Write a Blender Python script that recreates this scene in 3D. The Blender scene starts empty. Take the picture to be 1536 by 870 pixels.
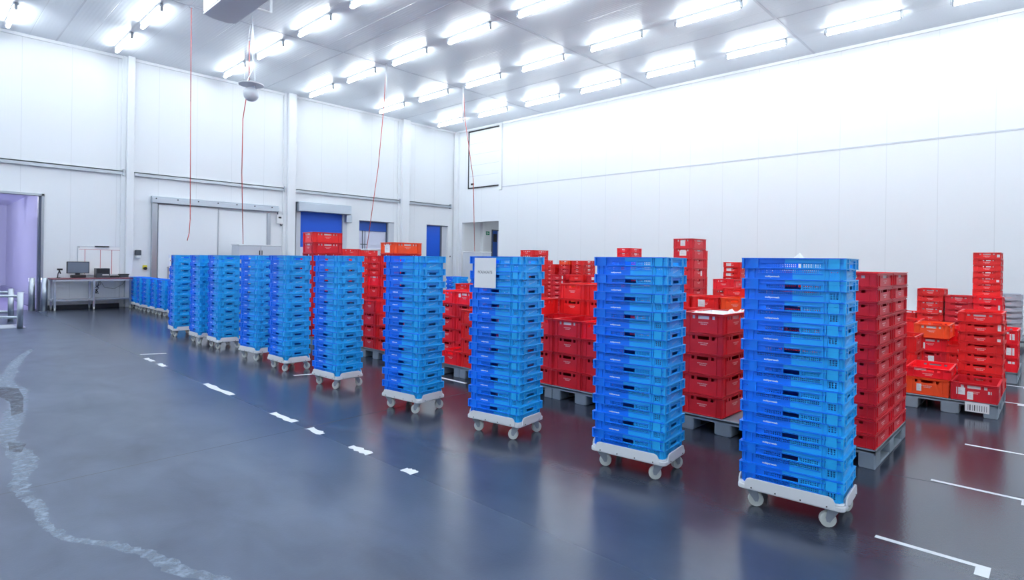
import bpy, math, random
from mathutils import Matrix, Vector
random.seed(7)
C = bpy.context.scene.collection
sc = bpy.context.scene
R = math.radians

# ------------------------------------------------------------------ camera
CAMH = 1.55
th = R(43.4); roll = math.atan(0.0139)
fwd = Vector((math.cos(th), math.sin(th), 0)); rgt = Vector((math.sin(th), -math.cos(th), 0)); up = Vector((0, 0, 1))
xa = rgt * math.cos(roll) + up * math.sin(roll)
ya = -rgt * math.sin(roll) + up * math.cos(roll)
cd = bpy.data.cameras.new('camera'); cam = bpy.data.objects.new('camera', cd); C.objects.link(cam)
cam.matrix_world = Matrix(((xa.x, ya.x, -fwd.x, 0), (xa.y, ya.y, -fwd.y, 0), (xa.z, ya.z, -fwd.z, CAMH), (0, 0, 0, 1)))
cd.sensor_width = 36; cd.lens = 866 / 1536 * 36
cd.shift_x = 0.0; cd.shift_y = -(435 - 393.2) / 1536
cd.clip_start = 0.05; cd.clip_end = 200
sc.camera = cam
sc.view_settings.view_transform = 'Standard'; sc.view_settings.look = 'None'
sc.view_settings.exposure = 0.1; sc.view_settings.gamma = 1; sc.view_settings.use_curve_mapping = False
w = bpy.data.worlds.new('world'); sc.world = w; w.use_nodes = True
w.node_tree.nodes['Background'].inputs[0].default_value = (.75, .85, 1, 1)
w.node_tree.nodes['Background'].inputs[1].default_value = 0.3
TUBE = 34.0            # strength of the fluorescent tubes

# ------------------------------------------------------------------ dimensions
H = 7.74; YW = 21.05; XW = 18.23; X0 = -7.0; Y0 = -7.0

# ------------------------------------------------------------------ materials
def s2l(c):
    return tuple((v / 12.92 if v <= .04045 else ((v + .055) / 1.055) ** 2.4) for v in c)
def mat(name, rgb, rough=.5, metal=0, spec=.5, emit=None, es=0, bump=None, var=0, coat=0):
    m = bpy.data.materials.new(name); m.use_nodes = True; nt = m.node_tree; b = nt.nodes['Principled BSDF']
    col = s2l([v / 255 for v in rgb]) + (1,)
    b.inputs['Base Color'].default_value = col; b.inputs['Roughness'].default_value = rough
    b.inputs['Metallic'].default_value = metal; b.inputs['Specular IOR Level'].default_value = spec
    b.inputs['Coat Weight'].default_value = coat
    if emit:
        b.inputs['Emission Color'].default_value = s2l([v / 255 for v in emit]) + (1,); b.inputs['Emission Strength'].default_value = es
    n = nt.nodes.new('ShaderNodeTexNoise'); n.inputs['Scale'].default_value = bump or 9; n.inputs['Detail'].default_value = 3
    tc = nt.nodes.new('ShaderNodeTexCoord'); nt.links.new(tc.outputs['Object'], n.inputs['Vector'])
    if var:
        hs = nt.nodes.new('ShaderNodeHueSaturation'); hs.inputs['Color'].default_value = col
        oi = nt.nodes.new('ShaderNodeObjectInfo')
        a = nt.nodes.new('ShaderNodeMapRange'); a.inputs[3].default_value = 1 - var; a.inputs[4].default_value = 1 + var * .6
        nt.links.new(oi.outputs['Random'], a.inputs[0])
        mu = nt.nodes.new('ShaderNodeMath'); mu.operation = 'MULTIPLY'
        b2 = nt.nodes.new('ShaderNodeMapRange'); b2.inputs[3].default_value = .9; b2.inputs[4].default_value = 1.08
        nt.links.new(n.outputs[0], b2.inputs[0]); nt.links.new(a.outputs[0], mu.inputs[0]); nt.links.new(b2.outputs[0], mu.inputs[1])
        nt.links.new(mu.outputs[0], hs.inputs['Value']); nt.links.new(hs.outputs[0], b.inputs['Base Color'])
    else:
        mr = nt.nodes.new('ShaderNodeMapRange'); mr.inputs[3].default_value = rough * .85; mr.inputs[4].default_value = min(1, rough * 1.15)
        nt.links.new(n.outputs[0], mr.inputs[0]); nt.links.new(mr.outputs[0], b.inputs['Roughness'])
    return m
M = {}
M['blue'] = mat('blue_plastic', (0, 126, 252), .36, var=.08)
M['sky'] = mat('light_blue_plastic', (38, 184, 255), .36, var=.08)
M['red'] = mat('red_plastic', (238, 36, 38), .38, var=.12)
M['dark'] = mat('weathered_red_plastic', (226, 34, 50), .40, var=.10)
M['bright'] = mat('bright_red_plastic', (252, 26, 44), .38, var=.05)
M['orange'] = mat('orange_red_plastic', (255, 84, 36), .4, var=.05)
M['wcrate'] = mat('white_plastic', (200, 206, 218), .4, var=.05)
M['white'] = mat('white_plastic_smooth', (236, 238, 242), .4)
M['wheel'] = mat('nylon_wheel', (214, 218, 214), .45)
M['fork'] = mat('zinc_fork', (150, 158, 170), .45)
M['steel'] = mat('galvanised_steel', (176, 182, 190), .3, 1)
M['stain'] = mat('stainless_steel', (186, 194, 204), .36, 1)
M['grey'] = mat('grey_pallet_plastic', (140, 152, 164), .45, var=.06)
M['faint'] = mat('faded_print', (244, 190, 190), .5)
M['print'] = mat('white_print', (244, 246, 250), .5)
M['bluewhite'] = mat('pale_blue_print', (150, 205, 250), .5)
M['paper'] = mat('paper', (246, 246, 248), .6)
M['ink'] = mat('ink', (60, 60, 70), .6)
M['black'] = mat('black_plastic', (28, 30, 36), .4)
M['darkgrey'] = mat('dark_grey_plastic', (70, 76, 86), .4)
M['panelw'] = mat('painted_steel_white', (238, 241, 246), .35)
M['cab'] = mat('light_grey_enamel', (205, 210, 220), .4)
M['cord'] = mat('red_cord', (205, 90, 84), .5)
M['blackcord'] = mat('black_cable', (30, 30, 38), .5)
M['doorblue'] = mat('blue_door_curtain', (0, 88, 214), .45)
M['doordeep'] = mat('deep_blue_panel', (22, 78, 170), .4)
M['lilac'] = mat('lilac_sheet', (222, 224, 244), .3)
M['frame'] = mat('dark_frame', (84, 92, 112), .4)
M['maroon'] = mat('maroon_worktop', (128, 72, 82), .4)
M['tape'] = mat('white_floor_tape', (236, 240, 246), .6)
M['screen'] = mat('screen_glass', (112, 124, 140), .12)
M['green'] = mat('green_sign', (0, 140, 96), .5)
M['yellow'] = mat('yellow_plastic', (226, 210, 60), .5)
M['redline'] = mat('dark_red_line', (190, 60, 80), .5)
M['tube'] = mat('lit_tube', (255, 255, 255), .5, emit=(241, 250, 252), es=TUBE)
M['tubel'] = mat('lit_lilac_tube', (255, 255, 255), .5, emit=(228, 229, 255), es=200)

def wall_mat(name, rgb, rough, axis, panel, ribs, strength, rib_dir=None):
    """white sandwich panels: vertical joints every `panel` m and fine ribs, from object coordinates"""
    m = bpy.data.materials.new(name); m.use_nodes = True; nt = m.node_tree; b = nt.nodes['Principled BSDF']; L = nt.links
    tc = nt.nodes.new('ShaderNodeTexCoord'); sp = nt.nodes.new('ShaderNodeSeparateXYZ'); L.new(tc.outputs['Object'], sp.inputs[0])
    def wrap(period, width):
        a = nt.nodes.new('ShaderNodeMath'); a.operation = 'PINGPONG'; a.inputs[1].default_value = period / 2
        L.new(sp.outputs[axis], a.inputs[0])
        c = nt.nodes.new('ShaderNodeMapRange'); c.inputs[1].default_value = 0; c.inputs[2].default_value = width; c.interpolation_type = 'SMOOTHSTEP'
        L.new(a.outputs[0], c.inputs[0]); return c
    j = wrap(panel, .012); r_ = wrap(ribs, ribs / 2)
    ad = nt.nodes.new('ShaderNodeMath'); ad.operation = 'MULTIPLY_ADD'; L.new(r_.outputs[0], ad.inputs[0]); ad.inputs[1].default_value = .35; L.new(j.outputs[0], ad.inputs[2])
    bp = nt.nodes.new('ShaderNodeBump'); bp.inputs['Strength'].default_value = strength; bp.inputs['Distance'].default_value = .004
    L.new(ad.outputs[0], bp.inputs['Height']); L.new(bp.outputs[0], b.inputs['Normal'])
    mx = nt.nodes.new('ShaderNodeMix'); mx.data_type = 'RGBA'; c0 = s2l([v / 255 for v in rgb]) + (1,)
    mx.inputs[6].default_value = tuple(v * .86 for v in c0[:3]) + (1,); mx.inputs[7].default_value = c0
    L.new(j.outputs[0], mx.inputs[0]); L.new(mx.outputs[2], b.inputs['Base Color'])
    b.inputs['Roughness'].default_value = rough
    return m
M['wallx'] = wall_mat('white_wall_panels_x', (240, 243, 248), .38, 0, 1.13, .07, .25)
M['wally'] = wall_mat('white_wall_panels_y', (240, 243, 248), .38, 1, 1.13, .07, .25)
M['ceil'] = wall_mat('ribbed_ceiling_panels', (226, 232, 240), .30, 0, 1.2, .085, .9)

def floor_mat():
    m = bpy.data.materials.new('epoxy_floor'); m.use_nodes = True; nt = m.node_tree; b = nt.nodes['Principled BSDF']; L = nt.links
    tc = nt.nodes.new('ShaderNodeTexCoord')
    def noise(scale, det, dist=0, sx=1, sy=1):
        mp = nt.nodes.new('ShaderNodeMapping'); mp.inputs['Scale'].default_value = (sx, sy, 1); L.new(tc.outputs['Object'], mp.inputs[0])
        n = nt.nodes.new('ShaderNodeTexNoise'); n.inputs['Scale'].default_value = scale; n.inputs['Detail'].default_value = det
        n.inputs['Distortion'].default_value = dist; L.new(mp.outputs[0], n.inputs['Vector']); return n
    n1 = noise(.7, 6, .3); n2 = noise(3.2, 9, .4, 1, .5); n3 = noise(60, 4)
    mx = nt.nodes.new('ShaderNodeMix'); mx.data_type = 'RGBA'
    mx.inputs[6].default_value = s2l((58 / 255, 68 / 255, 88 / 255)) + (1,); mx.inputs[7].default_value = s2l((96 / 255, 108 / 255, 130 / 255)) + (1,)
    r1 = nt.nodes.new('ShaderNodeMapRange'); r1.inputs[1].default_value = .3; r1.inputs[2].default_value = .72
    a = nt.nodes.new('ShaderNodeMath'); a.operation = 'MULTIPLY_ADD'; L.new(n2.outputs[0], a.inputs[0]); a.inputs[1].default_value = .5
    a2 = nt.nodes.new('ShaderNodeMath'); a2.operation = 'MULTIPLY'; L.new(n1.outputs[0], a2.inputs[0]); a2.inputs[1].default_value = .5
    L.new(a2.outputs[0], a.inputs[2]); L.new(a.outputs[0], r1.inputs[0]); L.new(r1.outputs[0], mx.inputs[0]); L.new(mx.outputs[2], b.inputs['Base Color'])
    # worn, duller driving lane where x is small, polished where the stacks stand
    sp = nt.nodes.new('ShaderNodeSeparateXYZ'); L.new(tc.outputs['Object'], sp.inputs[0])
    wr = nt.nodes.new('ShaderNodeMapRange'); wr.inputs[1].default_value = 1.4; wr.inputs[2].default_value = 3.6; wr.inputs[3].default_value = .39; wr.inputs[4].default_value = .17
    L.new(sp.outputs[0], wr.inputs[0])
    rr = nt.nodes.new('ShaderNodeMath'); rr.operation = 'MULTIPLY_ADD'; L.new(n2.outputs[0], rr.inputs[0]); rr.inputs[1].default_value = .0
    sb = nt.nodes.new('ShaderNodeMath'); sb.operation = 'SUBTRACT'; L.new(wr.outputs[0], sb.inputs[0]); sb.inputs[1].default_value = .0
    L.new(sb.outputs[0], rr.inputs[2]); L.new(rr.outputs[0], b.inputs['Roughness'])
    bp = nt.nodes.new('ShaderNodeBump'); bp.inputs['Strength'].default_value = .05; bp.inputs['Distance'].default_value = .01
    L.new(n3.outputs[0], bp.inputs['Height']); L.new(bp.outputs[0], b.inputs['Normal'])
    sl = nt.nodes.new('ShaderNodeMapRange'); sl.inputs[1].default_value = 1.2; sl.inputs[2].default_value = 3.6; sl.inputs[3].default_value = .28; sl.inputs[4].default_value = .5
    L.new(sp.outputs[0], sl.inputs[0]); L.new(sl.outputs[0], b.inputs['Specular IOR Level'])
    # base colour paler at small x, darker towards large x, broken up by noise
    m2 = nt.nodes.new('ShaderNodeMix'); m2.data_type = 'RGBA'; m2.blend_type = 'MULTIPLY'; m2.inputs[7].default_value = (.42, .39, .40, 1)
    wf = nt.nodes.new('ShaderNodeMapRange'); wf.inputs[1].default_value = 2.0; wf.inputs[2].default_value = 4.2
    wa = nt.nodes.new('ShaderNodeMath'); wa.operation = 'MULTIPLY_ADD'; wa.inputs[1].default_value = 1.6
    L.new(n2.outputs[0], wa.inputs[0]); wo = nt.nodes.new('ShaderNodeMath'); wo.operation = 'SUBTRACT'; wo.inputs[1].default_value = .8
    L.new(sp.outputs[0], wo.inputs[0]); L.new(wo.outputs[0], wa.inputs[2]); L.new(wa.outputs[0], wf.inputs[0]); L.new(wf.outputs[0], m2.inputs[0])
    L.new(mx.outputs[2], m2.inputs[6]); L.new(m2.outputs[2], b.inputs['Base Color'])
    return m
M['floor'] = floor_mat()
M['patch'] = mat('pale_floor_filler', (150, 166, 186), .5)
def patchy(m, lo, hi, scale):
    nt = m.node_tree; b = nt.nodes['Principled BSDF']; n = nt.nodes.new('ShaderNodeTexNoise'); n.inputs['Scale'].default_value = scale; n.inputs['Detail'].default_value = 7; n.inputs['Roughness'].default_value = .7
    tc = nt.nodes.new('ShaderNodeTexCoord'); nt.links.new(tc.outputs['Object'], n.inputs['Vector'])
    q = nt.nodes.new('ShaderNodeMapRange'); q.inputs[1].default_value = lo; q.inputs[2].default_value = hi; nt.links.new(n.outputs[0], q.inputs[0]); nt.links.new(q.outputs[0], b.inputs['Alpha'])
patchy(M['patch'], .22, .78, 16)
M['patchd'] = mat('dark_floor_scrape', (30, 34, 44), .4)
M['scrape'] = mat('floor_scrape', (58, 64, 78), .45); patchy(M['scrape'], .3, .7, 14)

# ------------------------------------------------------------------ mesh helpers
class MB:
    def __init__(s): s.v = []; s.f = []; s.m = []
    def quad(s, a, b, c, d, m=0):
        n = len(s.v); s.v += [a, b, c, d]; s.f.append((n, n + 1, n + 2, n + 3)); s.m.append(m)
    def box(s, x0, x1, y0, y1, z0, z1, m=0, T=None):
        if x0 > x1: x0, x1 = x1, x0
        if y0 > y1: y0, y1 = y1, y0
        if z0 > z1: z0, z1 = z1, z0
        p = [(x, y, z) for z in (z0, z1) for y in (y0, y1) for x in (x0, x1)]
        if T: p = [T(*q) for q in p]
        n = len(s.v); s.v += p
        for f in ((0, 2, 3, 1), (4, 5, 7, 6), (0, 1, 5, 4), (2, 6, 7, 3), (0, 4, 6, 2), (1, 3, 7, 5)):
            s.f.append(tuple(n + i for i in f)); s.m.append(m)
    def cyl(s, a, b, r, n=12, m=0, r2=None, caps=True):
        a = Vector(a); b = Vector(b); d = (b - a).normalized(); r2 = r if r2 is None else r2
        u = d.orthogonal().normalized(); v = d.cross(u); k = len(s.v)
        for i in range(n):
            t = 2 * math.pi * i / n; e = u * math.cos(t) + v * math.sin(t)
            s.v += [tuple(a + e * r), tuple(b + e * r2)]
        for i in range(n):
            j = (i + 1) % n; s.f.append((k + 2 * i, k + 2 * j, k + 2 * j + 1, k + 2 * i + 1)); s.m.append(m)
        if caps:
            s.f.append(tuple(k + 2 * i for i in reversed(range(n)))); s.m.append(m)
            s.f.append(tuple(k + 2 * i + 1 for i in range(n))); s.m.append(m)
    def tube(s, pts, r, n=6, m=0):
        for a, b in zip(pts[:-1], pts[1:]): s.cyl(a, b, r, n, m)
    def prism(s, poly, z0, z1, m=0, T=None):
        T = T or (lambda x, y, z: (x, y, z))
        k = len(s.v); n = len(poly)
        s.v += [T(x, y, z0) for x, y in poly] + [T(x, y, z1) for x, y in poly]
        s.f.append(tuple(k + i for i in reversed(range(n)))); s.m.append(m); s.f.append(tuple(k + n + i for i in range(n))); s.m.append(m)
        for i in range(n):
            j = (i + 1) % n; s.f.append((k + i, k + j, k + n + j, k + n + i)); s.m.append(m)
    def perf(s, T, u0, u1, z0, z1, d, t, holes=(), m=0):
        """wall panel with real holes; outer face at depth d, thickness t"""
        us = sorted({u0, u1} | {x for h in holes for x in h[:2]}); zs = sorted({z0, z1} | {x for h in holes for x in h[2:]})
        us = [x for x in us if u0 <= x <= u1]; zs = [x for x in zs if z0 <= x <= z1]
        def solid(i, j):
            if i < 0 or j < 0 or i >= len(us) - 1 or j >= len(zs) - 1: return False
            a = (us[i] + us[i + 1]) / 2; b = (zs[j] + zs[j + 1]) / 2
            return not any(h[0] < a < h[1] and h[2] < b < h[3] for h in holes)
        for i in range(len(us) - 1):
            for j in range(len(zs) - 1):
                if not solid(i, j): continue
                a, b, p, q = us[i], us[i + 1], zs[j], zs[j + 1]
                s.quad(T(a, d, p), T(b, d, p), T(b, d, q), T(a, d, q), m)
                s.quad(T(b, d - t, p), T(a, d - t, p), T(a, d - t, q), T(b, d - t, q), m)
                if not solid(i - 1, j): s.quad(T(a, d - t, p), T(a, d, p), T(a, d, q), T(a, d - t, q), m)
                if not solid(i + 1, j): s.quad(T(b, d, p), T(b, d - t, p), T(b, d - t, q), T(b, d, q), m)
                if not solid(i, j - 1): s.quad(T(a, d - t, p), T(b, d - t, p), T(b, d, p), T(a, d, p), m)
                if not solid(i, j + 1): s.quad(T(a, d, q), T(b, d, q), T(b, d - t, q), T(a, d - t, q), m)
    def mesh(s, name, mats, split=False):
        me = bpy.data.meshes.new(name); me.from_pydata(s.v, [], s.f)
        for x in mats: me.materials.append(x)
        for p in me.polygons:
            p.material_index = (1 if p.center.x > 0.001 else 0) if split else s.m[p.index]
        me.validate(); me.update(); return me
    def build(s, name, mats, parent=None, smooth=False, bevel=0):
        me = s.mesh(name, mats if isinstance(mats, list) else [mats]); o = bpy.data.objects.new(name, me); C.objects.link(o)
        if parent: o.parent = parent
        if smooth:
            for p in me.polygons: p.use_smooth = len(p.vertices) == 4
        if bevel:
            bv = o.modifiers.new('bevel', 'BEVEL'); bv.width = bevel; bv.segments = 2; bv.limit_method = 'ANGLE'
        return o
def obj(name, me, parent=None):
    o = bpy.data.objects.new(name, me); C.objects.link(o)
    if parent: o.parent = parent
    return o
def empty(name, loc=(0, 0, 0), rz=0):
    o = bpy.data.objects.new(name, None); C.objects.link(o); o.location = loc; o.rotation_euler = (0, 0, rz); o.empty_display_size = .1; return o
def tag(o, label=None, cat=None, group=None, kind=None):
    for k, v in (('label', label), ('category', cat), ('group', group), ('kind', kind)):
        if v: o[k] = v
    return o
def structure(o): o['kind'] = 'structure'; return o
KIDS = {}
def copy_tree(o, loc, rz, scale=None):
    c = o.copy(); C.objects.link(c); c.location = loc; c.rotation_euler = (0, 0, rz)
    if scale: c.scale = scale
    for k in ('label', 'group'):
        if k in c: del c[k]
    for ch in KIDS[o.name]:
        d = ch.copy(); C.objects.link(d); d.parent = c
        for g in KIDS.get(ch.name, ()):
            e = g.copy(); C.objects.link(e); e.parent = d
    return c
def seal(o):
    KIDS[o.name] = list(o.children)
    for ch in o.children: KIDS[ch.name] = list(ch.children)
    return o
def text_mesh(txt, size, thick=.0004, bold=0):
    cu = bpy.data.curves.new('t', 'FONT'); cu.body = txt; cu.size = size; cu.extrude = thick; cu.align_x = 'CENTER'; cu.align_y = 'CENTER'
    cu.resolution_u = 2; cu.offset = bold
    o = bpy.data.objects.new('t', cu); C.objects.link(o); bpy.context.view_layer.update()
    me = bpy.data.meshes.new_from_object(o.evaluated_get(bpy.context.evaluated_depsgraph_get()))
    bpy.data.objects.remove(o); return me
def place_text(mb, me, fn, m=0):
    k = len(mb.v); mb.v += [fn(v.co.x, v.co.y, v.co.z) for v in me.vertices]
    for p in me.polygons: mb.f.append(tuple(k + i for i in p.vertices)); mb.m.append(m)
ORD = ['', 'lowest', 'second', 'third', 'fourth', 'fifth', 'sixth', 'seventh', 'eighth', 'ninth', 'tenth', 'eleventh', 'twelfth', 'thirteenth', 'fourteenth', 'fifteenth', 'sixteenth']

# side transforms: (u along the side, d outward from the centre, z)
SIDES = [lambda u, d, z: (u, -d, z), lambda u, d, z: (-u, d, z), lambda u, d, z: (d, u, z), lambda u, d, z: (-d, -u, z)]

# ================================================================== STRUCTURE
b = MB(); b.box(X0, XW + 6, Y0, YW + 12, -.12, 0); structure(b.build('floor', M['floor']))
b = MB(); b.box(X0, XW, Y0, YW, H, H + .15); structure(b.build('ceiling', M['ceil']))
# far wall with the doors (Y = YW), openings: door_1 corridor, door_4 and door_5
def wall_with_openings(name, m, T, u0, u1, thick, holes):
    b = MB(); b.perf(T, u0, u1, 0, H, 0, -thick, holes)
    # perf makes the outer face at d=0 and the back at d=+thick
    return structure(b.build(name, m))
TX = lambda u, d, z: (u, YW + (d), z)
def perf_wall(name, m, axis, u0, u1, holes, thick=.2):
    b = MB(); us = sorted({u0, u1} | {x for h in holes for x in h[:2]}); zs = sorted({0, H} | {x for h in holes for x in h[2:]})
    for i in range(len(us) - 1):
        for j in range(len(zs) - 1):
            a = (us[i] + us[i + 1]) / 2; c = (zs[j] + zs[j + 1]) / 2
            if any(h[0] < a < h[1] and h[2] < c < h[3] for h in holes): continue
            if axis == 'x': b.box(us[i], us[i + 1], YW, YW + thick, zs[j], zs[j + 1])
            else: b.box(XW, XW + thick, us[i], us[i + 1], zs[j], zs[j + 1])
    return structure(b.build(name, m))
perf_wall('wall_far', M['wallx'], 'x', X0 - .2, XW + .2, [(-2.2, 2.72, 0, 3.25), (13.02, 14.74, 0, 3.2), (16.53, 17.8, 0, 3.22)])
perf_wall('wall_right', M['wally'], 'y', Y0 - .2, YW, [(18.09, 20.55, 0, 3.38)])
b = MB(); b.box(X0 - .2, X0, Y0, YW, 0, H); structure(b.build('wall_left', M['wally']))
b = MB(); b.box(X0, XW, Y0 - .2, Y0, 0, H); structure(b.build('wall_back', M['wallx']))
# cornice strips, seam cover strip, kerbs
b = MB(); b.box(X0, XW, YW - .05, YW, H - .09, H); structure(b.build('trim_1', M['panelw'], bevel=.01))
b = MB(); b.box(XW - .05, XW, Y0, YW - .05, H - .09, H); structure(b.build('trim_2', M['panelw'], bevel=.01))
b = MB(); b.box(XW - .012, XW, Y0, 17.9, 4.86, 4.9); structure(b.build('trim_3', M['cab']))
b = MB(); b.box(XW - .16, XW, Y0, 18.09, 0, .36); b.box(XW - .10, XW, Y0, 18.09, .36, .42); structure(b.build('baseboard_right', M['panelw'], bevel=.02))
b = MB(); b.box(2.8, 13.02, YW - .05, YW, 0, .12); b.box(14.74, 16.53, YW - .05, YW, 0, .12); structure(b.build('baseboard_far', M['darkgrey'], bevel=.01))
# columns on the far wall
k = 3
for xa_, xb_ in ((4.74, 4.93), (9.86, 10.16), (15.02, 15.4)):
    k += 1; b = MB(); b.box(xa_, xb_, YW - .22, YW, 0, H); b.box(xa_ - .12, xa_, YW - .08, YW, 0, H); structure(b.build('trim_%d' % k, M['panelw'], bevel=.012))
b = MB(); b.box(XW - .14, XW, YW - .3, YW - .05, 0, H - .09); structure(b.build('trim_7', M['panelw'], bevel=.012))
# steel rail segments along the far wall
k = 7
for xa_, xb_ in ((X0, 4.7), (4.98, 9.8), (10.2, 14.98), (15.45, 17.9)):
    k += 1; b = MB(); b.box(xa_, xb_, YW - .09, YW, 4.17, 4.20); b.box(xa_, xb_, YW - .09, YW - .07, 4.08, 4.20); b.box(xb_ - .04, xb_, YW - .13, YW, 4.05, 4.25); structure(b.build('trim_%d' % k, M['steel']))
# ceiling joint strips (run along x) and two along y
for yv in (15.55, 10.35, 5.2, 0.05):
    k += 1; b = MB(); b.box(X0, XW - .05, yv - .03, yv + .03, H - .008, H + .001); structure(b.build('trim_%d' % k, M['cab']))
for xv in (3.0, 9.0, 15.0):
    k += 1; b = MB(); b.box(xv - .02, xv + .02, Y0, YW - .05, H - .006, H + .001); structure(b.build('trim_%d' % k, M['cab']))

# corridor behind door_1
b = MB()
b.box(2.82, 2.95, YW + .2, YW + 9, 0, 3.5); structure(b.build('wall_corridor_right', M['lilac']))
b = MB(); b.box(2.66, 2.82, YW + .2, YW + 9, 0, .36); structure(b.build('baseboard_corridor', mat('grey_kerb', (168, 170, 196), .5), bevel=.03))
b = MB(); b.box(-4, 2.95, YW + 9, YW + 9.2, 0, 3.5); structure(b.build('wall_corridor_end', M['lilac']))
b = MB(); b.box(-4.2, -4, YW + .2, YW + 9.2, 0, 3.5); structure(b.build('wall_corridor_left', M['lilac']))
b = MB(); b.box(-4.2, 2.95, YW + .2, YW + 9.2, 3.5, 3.6); structure(b.build('ceiling_corridor', M['lilac']))
b = MB(); b.box(-4, 2.66, YW + .2, YW + 9, 0.0, .006); structure(b.build('floor_corridor', mat('lilac_floor', (176, 168, 206), .4)))
b = MB(); b.box(2.72, 2.78, YW - .04, YW + .2, 0, 3.31, 0); b.box(-2.26, 2.78, YW - .04, YW + .2, 3.25, 3.31, 0); d1 = structure(b.build('door_1', M['steel']))
b = MB(); b.box(2.66, 2.72, YW + .0, YW + .2, 0, 3.25); b.build('frame_seal', M['frame'], d1)
# small lobby behind the opening in the right wall
b = MB(); b.box(XW + .2, XW + 5, 20.55, 20.7, 0, 3.6); structure(b.build('wall_lobby_far', M['panelw']))
b = MB(); b.box(XW + 3.2, XW + 3.4, 14.5, 20.55, 0, 3.6); structure(b.build('wall_lobby_end', M['panelw']))
b = MB(); b.box(XW + .2, XW + 5, 14.3, 14.5, 0, 3.6); structure(b.build('wall_lobby_near', M['panelw']))
b = MB(); b.box(XW + .2, XW + 5, 14.3, 20.7, 3.6, 3.7); structure(b.build('ceiling_lobby', M['panelw']))
# rooms behind the blue doors (shallow)
for i, (xa_, xb_) in enumerate(((12.6, 15.2), (16.1, 18.2))):
    b = MB(); b.box(xa_, xb_, YW + 2.4, YW + 2.5, 0, 3.5); b.box(xa_ - .1, xa_, YW + .2, YW + 2.5, 0, 3.5); b.box(xb_, xb_ + .1, YW + .2, YW + 2.5, 0, 3.5); b.box(xa_ - .1, xb_ + .1, YW + .2, YW + 2.5, 3.5, 3.6)
    structure(b.build('wall_room_%d' % (i + 1), M['lilac']))

# door_2: wide sliding cold-room door with its rail cover
d = structure(empty('door_2', (7.5, YW, 0)))
def inb(name, m, parent, *boxes, bevel=0):
    b = MB()
    for q in boxes: b.box(*q)
    o = b.build(name, m, parent, bevel=bevel)
    return o
inb('door_leaf', M['panelw'], d, (-1.86, -.05, -.12, -.02, .05, 3.24), bevel=.01)
inb('door_leaf', M['panelw'], d, (-.05, 1.64, -.09, -.01, .05, 3.2), bevel=.01)
inb('leaf_edge', M['steel'], d, (-.07, -.04, -.13, -.02, .05, 3.24))
inb('leaf_edge', M['steel'], d, (1.64, 1.76, -.13, -.02, .05, 3.2))
inb('side_post', M['steel'], d, (-2.04, -1.88, -.11, 0, 0, 3.42), bevel=.01)
rc = inb('rail_cover', M['stain'], d, (-2.06, 2.04, -.2, 0, 3.28, 3.44), (-2.06, 2.04, -.15, 0, 3.44, 3.5), bevel=.01)
for i in range(7):
    b = MB(); x = -1.95 + i * .62; b.cyl((x, -.21, 3.42), (x, -.19, 3.42), .022, 8); b.build('bolt', M['black'], rc)
inb('pull_handle', M['steel'], d, (-1.6, -1.57, -.2, -.17, .75, 1.25), (-1.6, -1.57, -.18, -.1, .76, .79), (-1.6, -1.57, -.18, -.1, 1.2, 1.23))
# door_3: blue roll-up door under a steel hood
d = structure(empty('door_3', (11.3, YW, 0)))
inb('hood', M['stain'], d, (-1.1, 1.1, -.42, 0, 3.36, 3.68), (-1.12, 1.12, -.38, 0, 3.68, 3.72), (.95, 1.2, -.3, 0, 3.05, 3.36), bevel=.015)
cu_ = inb('curtain', M['doorblue'], d, (-.9, .88, -.06, -.04, 2.02, 3.36))
inb('bottom_bar', M['lilac'], cu_, (-.9, .88, -.065, -.035, 1.5, 2.02))
inb('curtain_lower', M['cab'], d, (-.9, .88, -.055, -.04, 0, 1.5))
for s_ in (-1, 1): inb('guide_rail', M['cab'], d, (s_ * .98 - .09, s_ * .98 + .09, -.12, 0, 0, 3.36), bevel=.01)
# door_4: recess with a half-raised deep blue curtain and lilac panel
d = structure(empty('door_4', (13.88, YW, 0)))
inb('curtain', M['doordeep'], d, (-.86, .56, .12, .14, 2.78, 3.2))
inb('panel', M['lilac'], d, (-.86, .56, .16, .18, 0, 2.8))
inb('jamb', M['cab'], d, (.58, .86, 0, .19, 0, 3.2))
inb('edge', M['frame'], d, (.54, .58, .08, .16, 0, 3.2), (-.86, .86, -.01, .2, 3.17, 3.2), (-.62, -.59, .14, .16, 0, 2.8), (-.50, -.48, .14, .16, 0, 2.8), (-.70, -.40, .13, .16, 2.2, 2.23))
# door_5: blue leaf in a recess
d = structure(empty('door_5', (17.16, YW, 0)))
inb('leaf', M['doorblue'], d, (-.63, .24, .1, .14, 0, 3.22))
inb('jamb', M['frame'], d, (.24, .34, .08, .19, 0, 3.22)); inb('reveal', M['cab'], d, (.34, .64, .1, .19, 0, 3.22))
inb('lintel', M['frame'], d, (-.63, .64, -.01, .1, 3.19, 3.22))
# door_6: high sectional hatch on the right wall
d = structure(empty('door_6', (XW, 19.03, 4.94)))
inb('leaf', M['panelw'], d, (-.03, 0, -1.0, 1.02, .06, 2.62))
inb('frame', M['black'], d, (-.05, .0, 1.02, 1.08, 0, 2.68), (-.05, 0, -1.0, 1.08, 2.62, 2.68), (-.05, 0, -.96, 1.08, 0, .05))
inb('side_post', M['panelw'], d, (-.1, 0, -1.14, -1.0, -.2, 2.78), bevel=.01)
inb('handle', M['black'], d, (-.06, -.03, .68, .86, .16, .24))
for i in range(4): inb('panel_joint', M['cab'], d, (-.034, -.03, -1.0, 1.02, .56 + i * .5, .575 + i * .5))
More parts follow.
